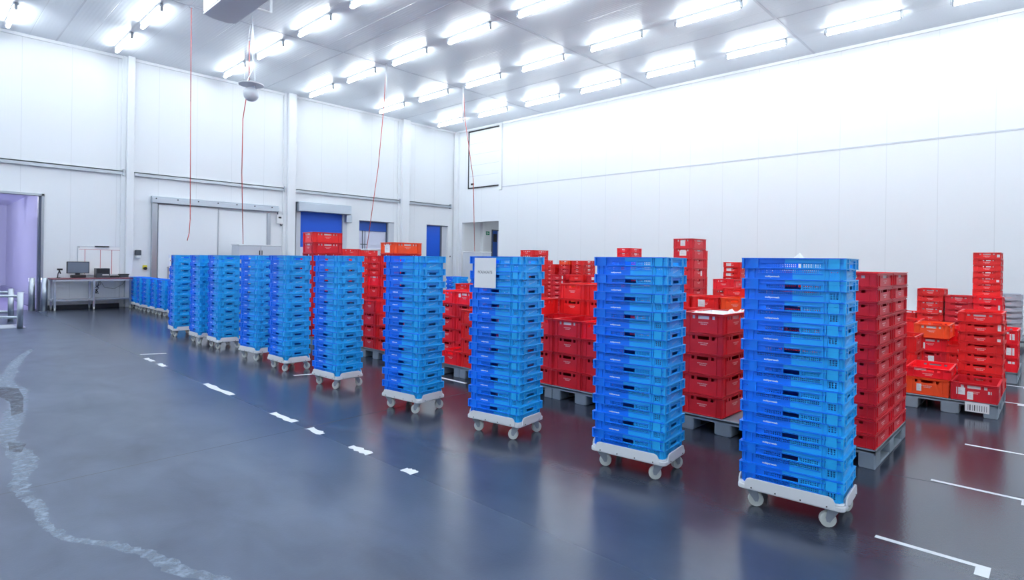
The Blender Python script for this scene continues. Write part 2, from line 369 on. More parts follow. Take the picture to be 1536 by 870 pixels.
# lobby door, door_7
d = structure(empty('door_7', (20.62, 20.55, 0)))
inb('leaf', M['doordeep'], d, (-.36, -.02, -.04, 0, 0, 3.1)); inb('glass', M['black'], d, (-.32, -.08, -.055, -.04, 2.55, 2.95)); inb('side_panel', M['lilac'], d, (-.02, .6, -.035, 0, 0, 3.1)); inb('frame', M['frame'], d, (-.4, .62, -.05, 0, 3.1, 3.16), (-.4, -.36, -.05, 0, 0, 3.1))
b = MB(); b.box(19.45, 19.6, 20.35, 20.55, 0, 3.6); structure(b.build('trim_40', M['panelw'], bevel=.01))

# ================================================================== LIGHTS
def make_lamp():
    t = empty('ceiling_light')
    b = MB(); b.box(-.055, .055, -.80, .80, -.06, 0); b.build('housing', M['cab'], t, bevel=.012)
    for s_ in (-1, 1):
        b = MB(); b.box(-.03, .03, s_ * .80, s_ * .83, -.19, 0); b.cyl((-.03, s_ * .85, -.05), (-.03, s_ * .85, -.17), .012, 6); b.build('end_cap', M['steel'], t)
    b = MB(); b.cyl((0, -.79, -.15), (0, .79, -.15), .045, 10); b.build('tube', M['tube'], t, smooth=True)
    return seal(t)
lamp0 = make_lamp()
LX = [16.47, 13.4, 10.37, 7.34, 4.3, 1.87, -1.2, -4.2]; LYs = [19.4 - 2.63 * i for i in range(10)]
first = True
for i, x in enumerate(LX):
    for j, y in enumerate(LYs):
        if y < Y0 + .9: continue
        o = lamp0 if first else copy_tree(lamp0, (0, 0, 0), 0); first = False
        o.location = (x, y, H)
        if i == 7 and y < 0: pass
        tag(o, 'glowing tube light, %s from the door wall in %s ceiling row from plain wall' % (['first'] [0] if j == 0 else ORD[j + 1], 'first' if i == 0 else ORD[i + 1]), 'ceiling light', 'rows of tube lights on the ceiling')
# corridor lamp
for nm, loc, m, lab in (('wall_light', (0.4, YW + 4.0, 3.42), M['tubel'], 'long lilac tube light on the ceiling inside the left doorway'),):
    t = empty('ceiling_light', loc); b = MB(); b.box(-.8, .8, -.06, .06, 0, .08); b.build('housing', M['cab'], t)
    b = MB(); b.cyl((-.78, 0, -.03), (.78, 0, -.03), .04, 8); b.build('tube', m, t); tag(t, lab, 'ceiling light')
t = empty('ceiling_light', (XW + 1.3, 18.6, 3.6)); b = MB(); b.box(-.06, .06, -.7, .7, -.05, 0); b.build('housing', M['cab'], t)  # unseen lamp, added only to brighten the lobby
b = MB(); b.cyl((0, -.68, -.08), (0, .68, -.08), .035, 8); b.build('tube', M['tube'], t); tag(t, 'added unseen tube light brightening the lobby beyond the corner opening', 'ceiling light')

# ================================================================== BLUE CRATES AND DOLLIES
PB = .131   # stacking pitch
def blue_crate():
    t = empty('ventilated_crate')
    b = MB(); a = MB()   # b = lower basket, a = upper band
    for si, T in enumerate(SIDES):
        L = .3 if si < 2 else .2; D = .2 if si < 2 else .3
        lo = L - .022; dl = D - .018
        # ---- lower basket wall
        hs = []
        if si < 2:
            n = 32; s0 = -.20; s1 = .165
            st = (s1 - s0) / n
            hs += [(s0 + i * st + st * .22, s0 + i * st + st * .78, z, z + .007) for i in range(n) for z in (.038, .050)]
            hs += [(.212 + i * .0155, .221 + i * .0155, z, z + .008) for i in range(3) for z in (.018, .031, .044)]
            b.perf(T, -lo + .02, lo - .02, 0, .068, dl, .004, hs)
            for u in (-.262, -.222, .180, .202, .262): b.box(u - .0025, u + .0025, dl - .001, dl + .007, .002, .068, 0, T)
            b.box(-.215, .175, dl - .001, dl + .004, .031, .0345, 0, T)
        else:
            hs = [(u, u + .016, z, z + .007) for u in (-.135, -.112, .096, .119) for z in (.020, .033, .046)]
            b.perf(T, -lo + .02, lo - .02, 0, .068, dl, .004, hs)
            for u in (-.162, -.145, .145, .162): b.box(u - .0025, u + .0025, dl - .001, dl + .007, .002, .068, 0, T)
            # arched ledge under the band
            for i in range(9):
                u = -.08 + i * .02; b.box(u - .0085, u + .0085, dl - .001, dl + .012, .056 + .006 * (1 - abs(i - 4) / 4), .068, 0, T)
        # ---- upper band wall
        dw = D - .014
        if si < 2:
            hs = []
            for x0, x1, n in ((-.150, -.048, 8), (.062, .165, 8)):
                st = (x1 - x0) / n; hs += [(x0 + i * st + st * .22, x0 + i * st + st * .78, z, z + .0075) for i in range(n) for z in (.074, .086)]
            hs.append((-.040, .052, .071, .097))
            a.perf(T, -L + .012, L - .012, .064, PB - .002, dw, .004, hs)
            for x0, x1 in ((-.245, -.195), (.205, .262)): a.box(x0, x1, dw - .002, D - .003, .064, PB - .004, 0, T)        # smooth pads
            for u in (-.285, .178, .195, .285): a.box(u - .002, u + .002, dw - .001, D - .003, .066, PB - .004, 0, T)
            a.box(-.045, -.041, dw - .001, D - .006, .068, .10, 0, T); a.box(.053, .057, dw - .001, D - .006, .068, .10, 0, T)
            a.box(-L + .012, L - .012, dw - .001, D - .003, .101, .1035, 0, T)
        else:
            hs = [(-.055, .055, .072, .094)] + [(u, u + .004, .074, .098) for u in (-.082, -.072, .068, .078)]
            a.perf(T, -L + .012, L - .012, .064, PB - .002, dw, .004, hs)
            for x0, x1 in ((-.125, -.095), (.095, .125), (-.198, -.175), (.175, .198)): a.box(x0, x1, dw - .002, D - .003, .064, PB - .004, 0, T)
            a.box(-L + .012, L - .012, dw - .001, D - .003, .100, .103, 0, T)
            for i in range(11):
                u = -.085 + i * .017; a.box(u - .005, u + .005, dw - .001, D - .001, PB - .016, PB - .004, 0, T)
        a.box(-L + .006, L - .006, dw - .006, D, PB - .0055, PB, 0, T)          # top lip
        a.box(-L + .006, L - .006, dw - .004, D, .0635, .0665, 0, T)            # lower lip
    # rounded corners
    for sx in (-1, 1):
        for sy in (-1, 1):
            for mb, r, off, z0, z1 in ((b, .024, .018, 0, .068), (a, .016, .014, .064, PB), (a, .014, .0, PB - .0055, PB), (a, .014, .0, .0635, .0665)):
                cx, cy = sx * (.3 - off - r), sy * (.2 - off - r); t0 = {(1, 1): 0, (-1, 1): 90, (-1, -1): 180, (1, -1): 270}[(sx, sy)]
                if mb is b: cx, cy = sx * (.3 - .018 - .024), sy * (.2 - .018 - .024)
                pts = [(cx + r * math.cos(R(t0 + q * 22.5)), cy + r * math.sin(R(t0 + q * 22.5))) for q in range(5)]
                pin = [(cx + (r - .004) * math.cos(R(t0 + q * 22.5)), cy + (r - .004) * math.sin(R(t0 + q * 22.5))) for q in range(5)]
                for q in range(4):
                    mb.prism([pin[q], pts[q], pts[q + 1], pin[q + 1]], z0, z1)
    b.box(-.275, .275, -.178, .178, 0, .004)
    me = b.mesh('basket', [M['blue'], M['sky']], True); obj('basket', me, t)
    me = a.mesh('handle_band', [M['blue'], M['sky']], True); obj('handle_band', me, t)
    p = MB(); tm = text_mesh('multiperveeels', .0145, .0003, .0006)
    place_text(p, tm, lambda x, y, z: (x * 1.0 - .115, -(.1822 + z), y + .015))
    p.build('lettering', [M['print']], t)
    p = MB()
    for T in SIDES[2:3]:   # pale swoosh mark on the short ends
        for i in range(7): p.box(-.05 + i * .015, -.05 + i * .015 + .011, .2822, .2832, .014 + .0035 * i, .019 + .0035 * i + (.008 if i == 1 else 0), 0, T)
    p.build('emblem', [M['bluewhite']], t)
    return seal(t)
bc0 = blue_crate()
def dolly():
    t = empty('crate_dolly')
    b = MB()
    def rr(hx, hy, r, n=4):
        o = []
        for sx, sy, t0 in ((1, 1, 0), (-1, 1, 90), (-1, -1, 180), (1, -1, 270)):
            for q in range(n + 1): o.append((sx * (hx - r) + r * math.cos(R(t0 + q * 90 / n)), sy * (hy - r) + r * math.sin(R(t0 + q * 90 / n))))
        return o
    b.prism(rr(.308, .208, .035), .118, .148); b.prism(rr(.30, .20, .03), .148, .158)
    b.build('deck', M['white'], t, bevel=.006)
    for T, L, D in ((SIDES[0], .245, .2), (SIDES[1], .245, .2), (SIDES[2], .145, .3), (SIDES[3], .145, .3)):
        b = MB(); b.prism([(-L - .015, .125), (L + .015, .125), (L + .012, .165), (L, .188), (L - .02, .196), (-L + .02, .196), (-L, .188), (-L - .012, .165)], D + .002, D + .013, 0, lambda x, y, z, T=T: T(x, z, y))
        e = b.build('lip', M['white'], t, bevel=.003)
        nb = 4 if L > .2 else 2
        for i in range(nb):
            u = -L + .03 + i * (2 * L - .06) / (nb - 1); c = MB(); p0 = T(u, D + .012, .136); p1 = T(u, D + .0155, .136); c.cyl(p0, p1, .0045, 8); c.build('screw', M['black'], e)
    for (x, y, a_) in ((-.235, -.145, 25), (.235, -.145, 205), (.235, .145, 60), (-.235, .145, 110)):
        w = MB(); ca, sa = math.cos(R(a_)), math.sin(R(a_))
        tr = lambda px, py, pz: (x + ca * px - sa * py, y + sa * px + ca * py, pz)
        w.box(-.035, .035, -.032, .032, .112, .118, 0, tr); w.cyl(tr(0, 0, .098), tr(0, 0, .113), .022, 10)
        for s_ in (-1, 1):
            w.prism([(-.034, .112), (.034, .112), (.044, .06), (.038, .036), (.020, .034)], s_ * .0235 - .0018, s_ * .0235 + .0018, 0, lambda px, pz, py: tr(px, py, pz))
        w.cyl(tr(.028, -.026, .046), tr(.028, .026, .046), .006, 8)
        cs = w.build('caster', M['fork'], t)
        w = MB(); w.cyl(tr(.028, -.017, .046), tr(.028, .017, .046), .046, 20); w.cyl(tr(.028, -.0175, .046), tr(.028, .0175, .046), .034, 16)
        w.cyl(tr(.028, -.0195, .046), tr(.028, .0195, .046), .015, 10); w.build('wheel', M['wheel'], cs, bevel=.003)
    return seal(t)
dl0 = dolly()
BL = [(3.954, 1.203, -86.3, 1), (3.882, 2.320, -83.6, .98), (3.820, 3.673, -82.2, .96), (3.728, 4.941, -83.4, .93), (3.729, 6.485, -86.9, .92),
      (3.796, 7.930, -89.8, .92), (3.846, 9.047, -83.9, .92), (3.874, 10.576, -91.7, .92), (3.862, 11.441, -90.6, .92), (3.87, 12.75, -95.0, .92)]
BN = ['nearest tall rolling stack', 'second tall rolling stack from the right', 'tall rolling stack carrying the paper sign', 'tall stack just left of the signed one', 'fifth tall rolling stack from the right',
      'fifth tall rolling stack from the left', 'fourth tall rolling stack from the left', 'third tall rolling stack from the left', 'second tall rolling stack from the left', 'leftmost tall rolling stack']
usedb = [False, False]
def place_blue(x, y, z, rz, s, lab, grp):
    if not usedb[0]: o = bc0; usedb[0] = True; o.location = (x, y, z); o.rotation_euler = (0, 0, rz); o.scale = (s, s, 1)
    else: o = copy_tree(bc0, (x, y, z), rz, (s, s, 1))
    tag(o, lab, 'crate', grp); return o
def place_dolly(x, y, rz, s, lab):
    if not usedb[1]: o = dl0; usedb[1] = True; o.location = (x, y, 0); o.rotation_euler = (0, 0, rz); o.scale = (s, s, 1)
    else: o = copy_tree(dl0, (x, y, 0), rz, (s, s, 1))
    tag(o, lab, 'dolly', 'white wheeled dollies under the blue crates'); return o
def nth(i, n):
    if i == n - 1: return 'topmost'
    if i == 0: return 'lowest'
    if i < n / 2: return ORD[i + 1] + ' from bottom'
    return ORD[n - i] + ' from top'
for (x, y, a_, s), nm in zip(BL, BN):
    place_dolly(x, y, R(a_), s, 'white wheeled dolly under the ' + nm)
    for i in range(11):
        place_blue(x + random.uniform(-.002, .002), y + random.uniform(-.002, .002), .158 + i * PB + .012 * 0, R(a_ + random.uniform(-.3, .3)), s,
                   'two-tone blue crate, %s in the %s' % (nth(i, 11), nm), 'two-tone blue crates in the tall rolling stacks')
# short blue stacks by the far wall
SB = [(5.0, 20.3, -86), (4.97, 19.55, -94), (4.95, 18.8, -88), (4.95, 18.05, -92), (4.93, 17.3, -87), (4.95, 16.5, -90)]
SN = ['short stack nearest the white column', 'second short stack beside the desk', 'third short stack from the desk', 'fourth short stack from the desk', 'fifth short stack from the desk', 'short stack half hidden by tall stacks']
for (x, y, a_), nm in zip(SB, SN):
    place_dolly(x, y, R(a_), 1, 'white wheeled dolly under the ' + nm)
    for i in range(6): place_blue(x, y, .158 + i * PB, R(a_), 1, 'blue crate, %s in the %s' % (nth(i, 6), nm), 'blue crates in the short stacks by the wall')
for (x, y, nm) in ((11.9, 13.6, 'distant blue stack seen beside the signed stack'), (12.1, 12.7, 'distant blue stack behind the signed stack')):
    place_dolly(x, y, 0, 1, 'white wheeled dolly under the ' + nm)
    for i in range(7): place_blue(x, y, .158 + i * PB, R(-90), 1, 'blue crate, %s in the %s' % (nth(i, 7), nm), 'blue crates far behind the red ones')

# ================================================================== RED CRATES
def red_crate(Hc, col, name):
    t = empty(name); b = MB(); a = MB(); ht = Hc      # stacking pitch Hc
    big = Hc > .15; zt = ht - .03 if big else ht - .026
    for si, T in enumerate(SIDES):
        L = .3 if si < 2 else .2; D = .2 if si < 2 else .3
        dl = D - .012; zh0, zh1 = (ht - .055, ht - .024) if big else (ht - .043, ht - .0215)
        if si < 2: hs = [(-.075, .075, zh0, zh1), (-.135, -.11, zh0, zh1), (.11, .135, zh0, zh1), (-.19, -.168, zh0, zh1), (.168, .19, zh0, zh1)]
        else: hs = [(-.055, .055, zh0, zh1), (-.11, -.083, zh0, zh1), (.083, .11, zh0, zh1)]
        b.perf(T, -L + .014, L - .014, .002, ht - .006, dl, .004, hs)
        for u in ([-.295 + .012, -.215, .215, .283] if si < 2 else [-.183, -.135, .135, .183]): b.box(u - .0028, u + .0028, dl - .001, D - .003, .008, ht - .018, 0, T)
        b.box(-L + .012, L - .012, dl - .001, D - .003, .006, .0105, 0, T)
        a.box(-L, L, D - .018, D, ht - .007, ht, 0, T)                       # top flange
        a.box(-L + .003, L - .003, dl - .001, D - .001, ht - .021, ht - .0175, 0, T)
    for sx in (-1, 1):
        for sy in (-1, 1): b.box(sx * .28, sx * .291, sy * .18, sy * .191, .0, ht - .006)
    b.box(-.285, .285, -.185, .185, .002, .007)
    b.build('body', M[col], t); a.build('rim', M[col], t)
    rnd = random.Random(3)
    for T, D, wz in ((SIDES[0], .1882, .075), (SIDES[3], .2882, .06)):
        z = ht * .52 if big else ht * .38; p = MB()
        for ln, half in ((0, wz * .8), (1, wz * .45)):
            u = -half
            while u < half:
                w_ = rnd.uniform(.004, .009); p.box(u, u + w_, D, D + .0006, z - ln * .016, z - ln * .016 + .009, 0, T); u += w_ + .003
        p.build('printing', M['faint'], t)
    return seal(t)
PROTO = {}
def proto(kind, col):
    k_ = (kind, col)
    if k_ not in PROTO:
        PROTO[k_] = [red_crate(.19 if kind == 'L' else .113, col, 'stacking_crate'), False]
    return PROTO[k_]
CN = {'red': 'red', 'dark': 'dull red', 'bright': 'bright red', 'orange': 'orange-red', 'wcrate': 'white'}
CC = {'r': 'red', 'd': 'dark', 'b': 'bright', 'o': 'orange', 'w': 'wcrate'}
def place_red(kind, c, x, y, z, lab, grp, rz=0, s=1):
    pr = proto(kind, CC[c])
    if not pr[1]: o = pr[0]; pr[1] = True; o.location = (x, y, z); o.rotation_euler = (0, 0, rz)
    else: o = copy_tree(pr[0], (x, y, z), rz)
    if s != 1: o.scale = (s, s, s)
    tag(o, lab, 'crate', grp); return o
HIDDEN = []
# number of crates at the foot of a stack that nothing in view shows
HID = {'front left stack of nearest pallet': 6, 'right stack behind second tall blue stack': 1, 'rear stack centred between blue stacks': 3, 'rear stack right, between blue stacks': 6, 'rear stack right of signed blue stack': 3, 'stack hidden behind signed blue stack': 3, 'tower left of fourth blue stack': 3, 'tower behind fifth blue stack': 2, 'right stack behind seventh blue stack': 8, 'left stack behind seventh blue stack': 12, 'left far stack left of orange box': 4, 'far left stack seen left of signed stack': 4, 'stack peeking out behind nearest block': 1, 'orange-topped stack behind white film': 4, 'second stack behind white film': 3, 'third stack behind white film': 3, 'rear stack behind white film': 5, 'bright stack behind tall barcoded stack': 1, 'beside the orange box at right': 1, 'bright-topped stack between first two blue stacks': 4, 'red tower between first two blue stacks': 4, 'stack behind the red tower': 4, 'tall far stack above the signed stack': 4, 'far low stack, left, right of sign': 2, 'far low stack, middle, right of sign': 7, 'far low stack, right, right of sign': 8, 'far stack touching second blue stack': 8, 'before the tallest tower at right': 5, 'tallest tower at the right': 8, 'stack left of the tallest tower': 3, 'second stack left of the tallest tower': 3, 'third stack left of the tallest tower': 3, 'stack with a column of labels': 9, 'farthest orange-topped stack': 9, 'farthest stack right of orange top': 9, 'farthest stack left of orange top': 3, 'farthest stack beside the tall far stack': 10, 'far tower above second blue stack': 11}
def stack(x, y, spec, nm, z=.15, labels=(), jit=.004, rot=0, s=1, liner=()):
    """x,y = corner nearest the camera; spec 'L5r L1o' bottom to top"""
    lst = []
    for q in spec.split(): lst += [(q[0], q[-1])] * int(q[1:-1])
    cx, cy = (x + .3, y + .2) if not rot else (x + .2, y + .3)
    out = []
    for i, (kd, c) in enumerate(lst):
        if i < HID.get(nm, 0):
            HIDDEN.append((kd, c, cx, cy, z)); z += .19 if kd == 'L' else .113; out.append(None); continue
        o = place_red(kd, c, cx + random.uniform(-jit, jit), cy + random.uniform(-jit, jit), z,
                      '%s crate, %s, %s' % (CN[CC[c]], 'alone' if len(lst) == 1 else nth(i, len(lst)), nm), 'white crates' if c == 'w' else 'red crates stacked on pallets', R(rot + random.uniform(-.5, .5)), s)
        z += (.19 if kd == 'L' else .113) * s; out.append(o)
    for lv in liner:
        hh = .19 if lst[lv][0] == 'L' else .113; p = MB()
        for si, w_ in ((0, .2), (3, .13)): D = (.2 if si < 2 else .3) - .020; p.box(-w_, w_, D - .002, D, hh - .07 if hh > .15 else hh - .05, hh - .012, 0, SIDES[si])
        st = p.build('film_liner', [M['paper']], out[lv]); st['label'] = 'white film showing in the handle holes'
    # paper stickers: (level, side index, u, zc, w, h)
    for lv, si, u, zc, w_, h_ in labels:
        if out[lv] is None: continue
        D = .189 if si < 2 else .289; p = MB(); p.box(u - w_ / 2, u + w_ / 2, D, D + .001, zc - h_ / 2, zc + h_ / 2, 0, SIDES[si])
        for q in range(3): p.box(u - w_ * .35, u + w_ * (.05 + .1 * q), D + .001, D + .0013, zc + h_ * (.22 - .2 * q), zc + h_ * (.27 - .2 * q), 1, SIDES[si])
        st = p.build('paper_label', [M['paper'], M['cab']], out[lv]); st['label'] = 'white paper label'
    return out
def pallet():
    t = empty('plastic_pallet'); b = MB()
    b.box(-.6, .6, -.4, .4, .122, .142); b.box(-.6, .6, -.4, -.385, .108, .15); b.box(-.6, .6, .385, .4, .108, .15); b.box(-.6, -.585, -.4, .4, .108, .15); b.box(.585, .6, -.4, .4, .108, .15)
    b.build('deck', M['grey'], t, bevel=.004)
    for y in (-.34, 0, .34):
        b = MB(); b.box(-.6, .6, y - .055, y + .055, 0, .018); sk = b.build('skid', M['grey'], t, bevel=.004)
        for x in (-.515, 0, .515):
            hy = .06 if y else .08; c = MB(); c.box(x - .085, x + .085, y - hy, y + hy, .0, .122); c.build('foot', M['grey'], sk, bevel=.014)
    return seal(t)
pl0 = pallet(); usedp = [False]
def place_pallet(x, y, nm):
    if not usedp[0]: o = pl0; usedp[0] = True; o.location = (x + .6, y + .4, 0)
    else: o = copy_tree(pl0, (x + .6, y + .4, 0), 0)
    tag(o, 'grey plastic pallet ' + nm, 'pallet', 'grey plastic pallets under the crates'); return o
P1 = lambda k_: .995 + .797 * k_
X1, X1b = 5.12, 5.72
# pallet A
place_pallet(X1, P1(0), 'behind the nearest blue stack, its corner fully visible')
stack(X1, P1(0), 'S12d', 'front right stack of nearest pallet', jit=.003, liner=(11,))
stack(X1b, P1(0), 'S12d', 'rear right stack of nearest pallet', jit=.003, liner=(11,))
stack(X1, P1(0) + .4, 'S12d', 'front left stack of nearest pallet', jit=.003)

# B
place_pallet(X1, P1(1), 'under the crates holding white film')
bs = stack(X1, P1(1) + .4, 'L5d', 'stack topped with white film', liner=(4,))
# C'
place_pallet(X1, P1(2), 'hidden behind the second tall blue stack')
stack(X1, P1(2), 'L5r', 'right stack behind second tall blue stack'); 
# C
place_pallet(X1, P1(3), 'just left of the second tall blue stack')
stack(X1, P1(3) + .4, 'L4d', 'front stack with open top between blue stacks', liner=(3,)); stack(X1, P1(3), 'L3d L1b', 'front stack touching second blue stack')
stack(X1b, P1(3) + .4, 'L6r', 'rear stack centred between blue stacks'); stack(X1b, P1(3), 'S10r', 'rear stack right, between blue stacks')
# D
place_pallet(X1, P1(4), 'behind the right edge of the signed stack')
stack(X1, P1(4), 'L4d', 'front stack right of signed blue stack'); stack(X1b, P1(4), 'L6r', 'rear stack right of signed blue stack')
stack(X1, P1(4) + .4, 'L5r', 'stack hidden behind signed blue stack')
# E
place_pallet(X1, P1(5), 'behind the left edge of the signed stack')
stack(X1, P1(5) + .4, 'L4r', 'front stack left of signed blue stack')
# F
place_pallet(X1, P1(6), 'in the gap left of the signed stack')
stack(X1, P1(6), 'L1b', 'low box left of signed stack')
stack(X1b, P1(6) + .4, 'L4d L1b', 'rear stack left of signed stack', labels=((4, 3, -.1, .13, .05, .05),), liner=(4,))
stack(X1b, P1(7), 'L4d L1b', 'rear stack right of fourth blue stack')
# G
place_pallet(X1, P1(7), 'behind the fourth tall blue stack')
# H
place_pallet(X1, P1(8), 'left of the fourth tall blue stack')
stack(X1, P1(8), 'L3r', 'low stack left of fourth blue stack'); stack(X1, P1(8) + .4, 'L4d', 'front stack right of fifth blue stack')
# I
place_pallet(X1, P1(9), 'behind the fifth tall blue stack')
stack(X1b, P1(9), 'L8r L1o', 'tower left of fourth blue stack', labels=((8, 3, 0, .08, .15, .13), (8, 1, .2, .07, .05, .07)), liner=(8,))
stack(X1b, P1(9) + .4, 'L5r L1b S3r', 'tower behind fifth blue stack', liner=(5,))
# K
place_pallet(X1, P1(11), 'under the tall tower behind the sixth blue stack')
stack(X1, P1(11) + .05, 'L9d L1r', 'tall tower behind sixth blue stack', liner=(8, 9))
place_pallet(X1, P1(13), 'behind the seventh tall blue stack')
stack(X1, P1(13), 'S13r', 'right stack behind seventh blue stack'); stack(X1, P1(13) + .4, 'S13r', 'left stack behind seventh blue stack')
# far left group
place_pallet(8.5, 14.6, 'of the left far stack left of orange box')
place_pallet(10.0, 16.0, 'of the right far stack left of orange box')
stack(8.5, 14.6, 'L9r', 'left far stack left of orange box'); stack(10.0, 16.0, 'L9r', 'right far stack left of orange box', labels=((8, 3, -.05, .1, .1, .12),))
place_pallet(7.74, 8.1, 'far behind the gap left of the signed stack')
stack(7.74, 8.5, 'L5r', 'far left stack seen left of signed stack')
# row 2
P2 = lambda k_: .43 + .797 * k_
X2, X2b = 7.74, 8.34
place_pallet(X2, P2(0), 'with a barcode label, at the right')
stack(X2, P2(0), 'L1d', 'open box beside the barcode label', labels=((0, 3, -.11, .10, .075, .075), (0, 3, -.03, .06, .05, .08), (0, 3, .13, .11, .03, .03)), liner=(0,))
stack(X2, P2(0) + .4, 'L1o S1b', 'front left corner of barcoded pallet', labels=((0, 3, -.07, .08, .045, .08), (1, 3, -.07, .09, .11, .02)))
stack(X2b, P2(0), 'S8r', 'tall rear stack on barcoded pallet', labels=((6, 3, .165, .065, .03, .07), (5, 3, .165, .04, .03, .03)), liner=(7,))
place_pallet(X2, P2(1), 'behind the nearest crate block')
stack(X2b, P2(1), 'L3r', 'stack peeking out behind nearest block')
place_pallet(X2, P2(3) + .15, 'behind the crates holding white film')
stack(X2, 2.97, 'L4r L1o', 'orange-topped stack behind white film'); stack(X2, 3.40, 'L5r', 'second stack behind white film', labels=((4, 3, -.05, .1, .1, .1),))
place_pallet(X2, 3.83, 'behind the left edge of the white-film stack')
stack(X2, 3.83, 'L5r', 'third stack behind white film'); stack(X2b + .02, 3.2, 'L5r S1r', 'rear stack behind white film')
# row 3
X3, X3b = 10.33, 10.93
P3 = lambda k_: .38 + .797 * k_
place_pallet(X3, P3(0), 'at the right edge of the picture')
stack(X3, P3(0), 'L3b', 'labelled stack at far right edge', labels=((2, 3, .14, .10, .05, .08), (1, 3, .06, .09, .2, .1), (0, 3, .13, .13, .07, .03)), liner=(2,))
stack(X3, P3(0) + .4, 'L1r S1r', 'low stack behind tall barcoded stack'); stack(X3b, P3(0) + .4, 'L2b S1b', 'bright stack behind tall barcoded stack')
place_pallet(X3, P3(1), 'under the orange-topped boxes at the right')
stack(X3, P3(1) - .03, 'L1d L1b', 'below the orange box at right', labels=((0, 3, .02, .08, .07, .08), (1, 3, -.1, .07, .08, .09)), liner=(1,))
stack(X3 - .04, P3(1) - .05, 'L1o', 'wide box crowning the right stack', z=.53, s=1.06, liner=(0,))
stack(X3b, P3(1) + .4, 'L3r', 'beside the orange box at right')
place_pallet(X3, 4.2, 'of the bright box between blue stacks')
stack(X3, 4.25, 'L5r L1b', 'bright-topped stack between first two blue stacks')
place_pallet(X3, 5.0, 'of the red tower between blue stacks')
stack(X3, 5.05, 'L10d', 'red tower between first two blue stacks', labels=((9, 3, 0, .1, .1, .1), (8, 3, 0, .1, .14, .1), (6, 0, .1, .09, .06, .1)), liner=(8, 9))
place_pallet(11.6, 5.6, 'behind the red tower'); stack(11.6, 5.6, 'L9r', 'stack behind the red tower')
place_pallet(X3, 9.0, 'far behind the signed stack')
stack(X3, 9.1, 'S15r', 'tall far stack above the signed stack')
place_pallet(X3, 7.6, 'of the far low stacks right of the sign')
stack(X3, 8.15, 'S10d', 'far low stack, left, right of sign', labels=((9, 3, .15, .05, .03, .07), (8, 3, .15, .05, .03, .07)))
stack(X3, 7.6, 'S8o S2r', 'far low stack, middle, right of sign')
stack(X3, 7.12, 'S10d', 'far low stack, right, right of sign', labels=((9, 3, 0, .05, .12, .06), (8, 3, 0, .05, .12, .06)))
stack(X3, 6.68, 'S11r', 'far stack touching second blue stack')
# row 4
X4, X4b = 12.95, 13.55
place_pallet(X4, .68, 'under the tallest red tower at right')
stack(X4, .68, 'S8b', 'before the tallest tower at right', labels=((6, 3, .15, .05, .03, .09),), liner=(7,)); stack(X4b, .74, 'S15r', 'tallest tower at the right', labels=((14, 3, .16, .05, .04, .05), (10, 3, .16, .05, .04, .04)), liner=(14,))
stack(X4, 1.08, 'S8d', 'stack left of the tallest tower', liner=(7,))
place_pallet(X4, 1.48, 'left of the tallest red tower')
stack(X4, 1.5, 'S9r', 'second stack left of the tallest tower', labels=((5, 3, .16, .05, .04, .04),), liner=(8, 6, 5))
stack(X4, 1.92, 'S5r', 'third stack left of the tallest tower')
place_pallet(X4, 4.8, 'of the label-covered stack')
stack(X4, 5.18, 'S13r', 'stack with a column of labels', labels=[(i, 3, -.08, .06, .12, .07) for i in range(5, 13)])
place_pallet(X4, 9.6, 'under the farthest stacks right of the sign')
stack(X4, 10.0, 'S11d S1r S1o', 'farthest orange-topped stack'); stack(X4, 9.55, 'S13r', 'farthest stack right of orange top'); stack(X4, 10.55, 'S12r', 'farthest stack left of orange top')
place_pallet(X4, 11.3, 'behind the tall far stack')
stack(X4, 11.1, 'S13r', 'farthest stack beside the tall far stack')
place_pallet(X4, 7.9, 'behind the second tall blue stack, far off')
stack(X4, 8.05, 'S16b', 'far tower above second blue stack')
# white crates
place_pallet(15.0, .35, 'under the white crates')
stack(15.0, .5, 'S8w', 'small stack at the right wall')

# lower crates that stand wholly behind other stacks, as one object
if HIDDEN:
    b = MB(); cols = list(CC.values())
    for kd, c, cx, cy, z in HIDDEN:
        hh = .19 if kd == 'L' else .113; mi = cols.index(CC[c])
        for T in SIDES:
            L = .3 if T in SIDES[:2] else .2; D = .2 if T in SIDES[:2] else .3
            TT = lambda u, d, zz, T=T: tuple(a_ + b_ for a_, b_ in zip(T(u, d, zz), (cx, cy, z)))
            b.box(-L + .012, L - .012, D - .016, D - .012, 0, hh, mi, TT); b.box(-L, L, D - .018, D, hh - .007, hh, mi, TT)
            for u in (-L + .017, -.135, .135, L - .017): b.box(u - .0028, u + .0028, D - .013, D - .003, .008, hh - .018, mi, TT)
        b.box(cx - .285, cx + .285, cy - .185, cy + .185, z, z + .005, mi)
    tag(b.build('lower_crates', [M[k_] for k_ in cols]), 'lower red crates of the far stacks standing behind nearer ones', 'crates', None, 'stuff')

# printing on pallet B2 label, barcodes
b = MB(); b.box(7.737, 7.7385, .50, .70, .045, .145, 0)
for i in range(9): b.box(7.7365, 7.737, .52 + i * .019, .52 + i * .019 + random.choice((.004, .009)), .06, .12, 1)
tag(b.build('barcode_label', [M['paper'], M['ink']]), 'white barcode label on the front edge of the right pallet', 'label')

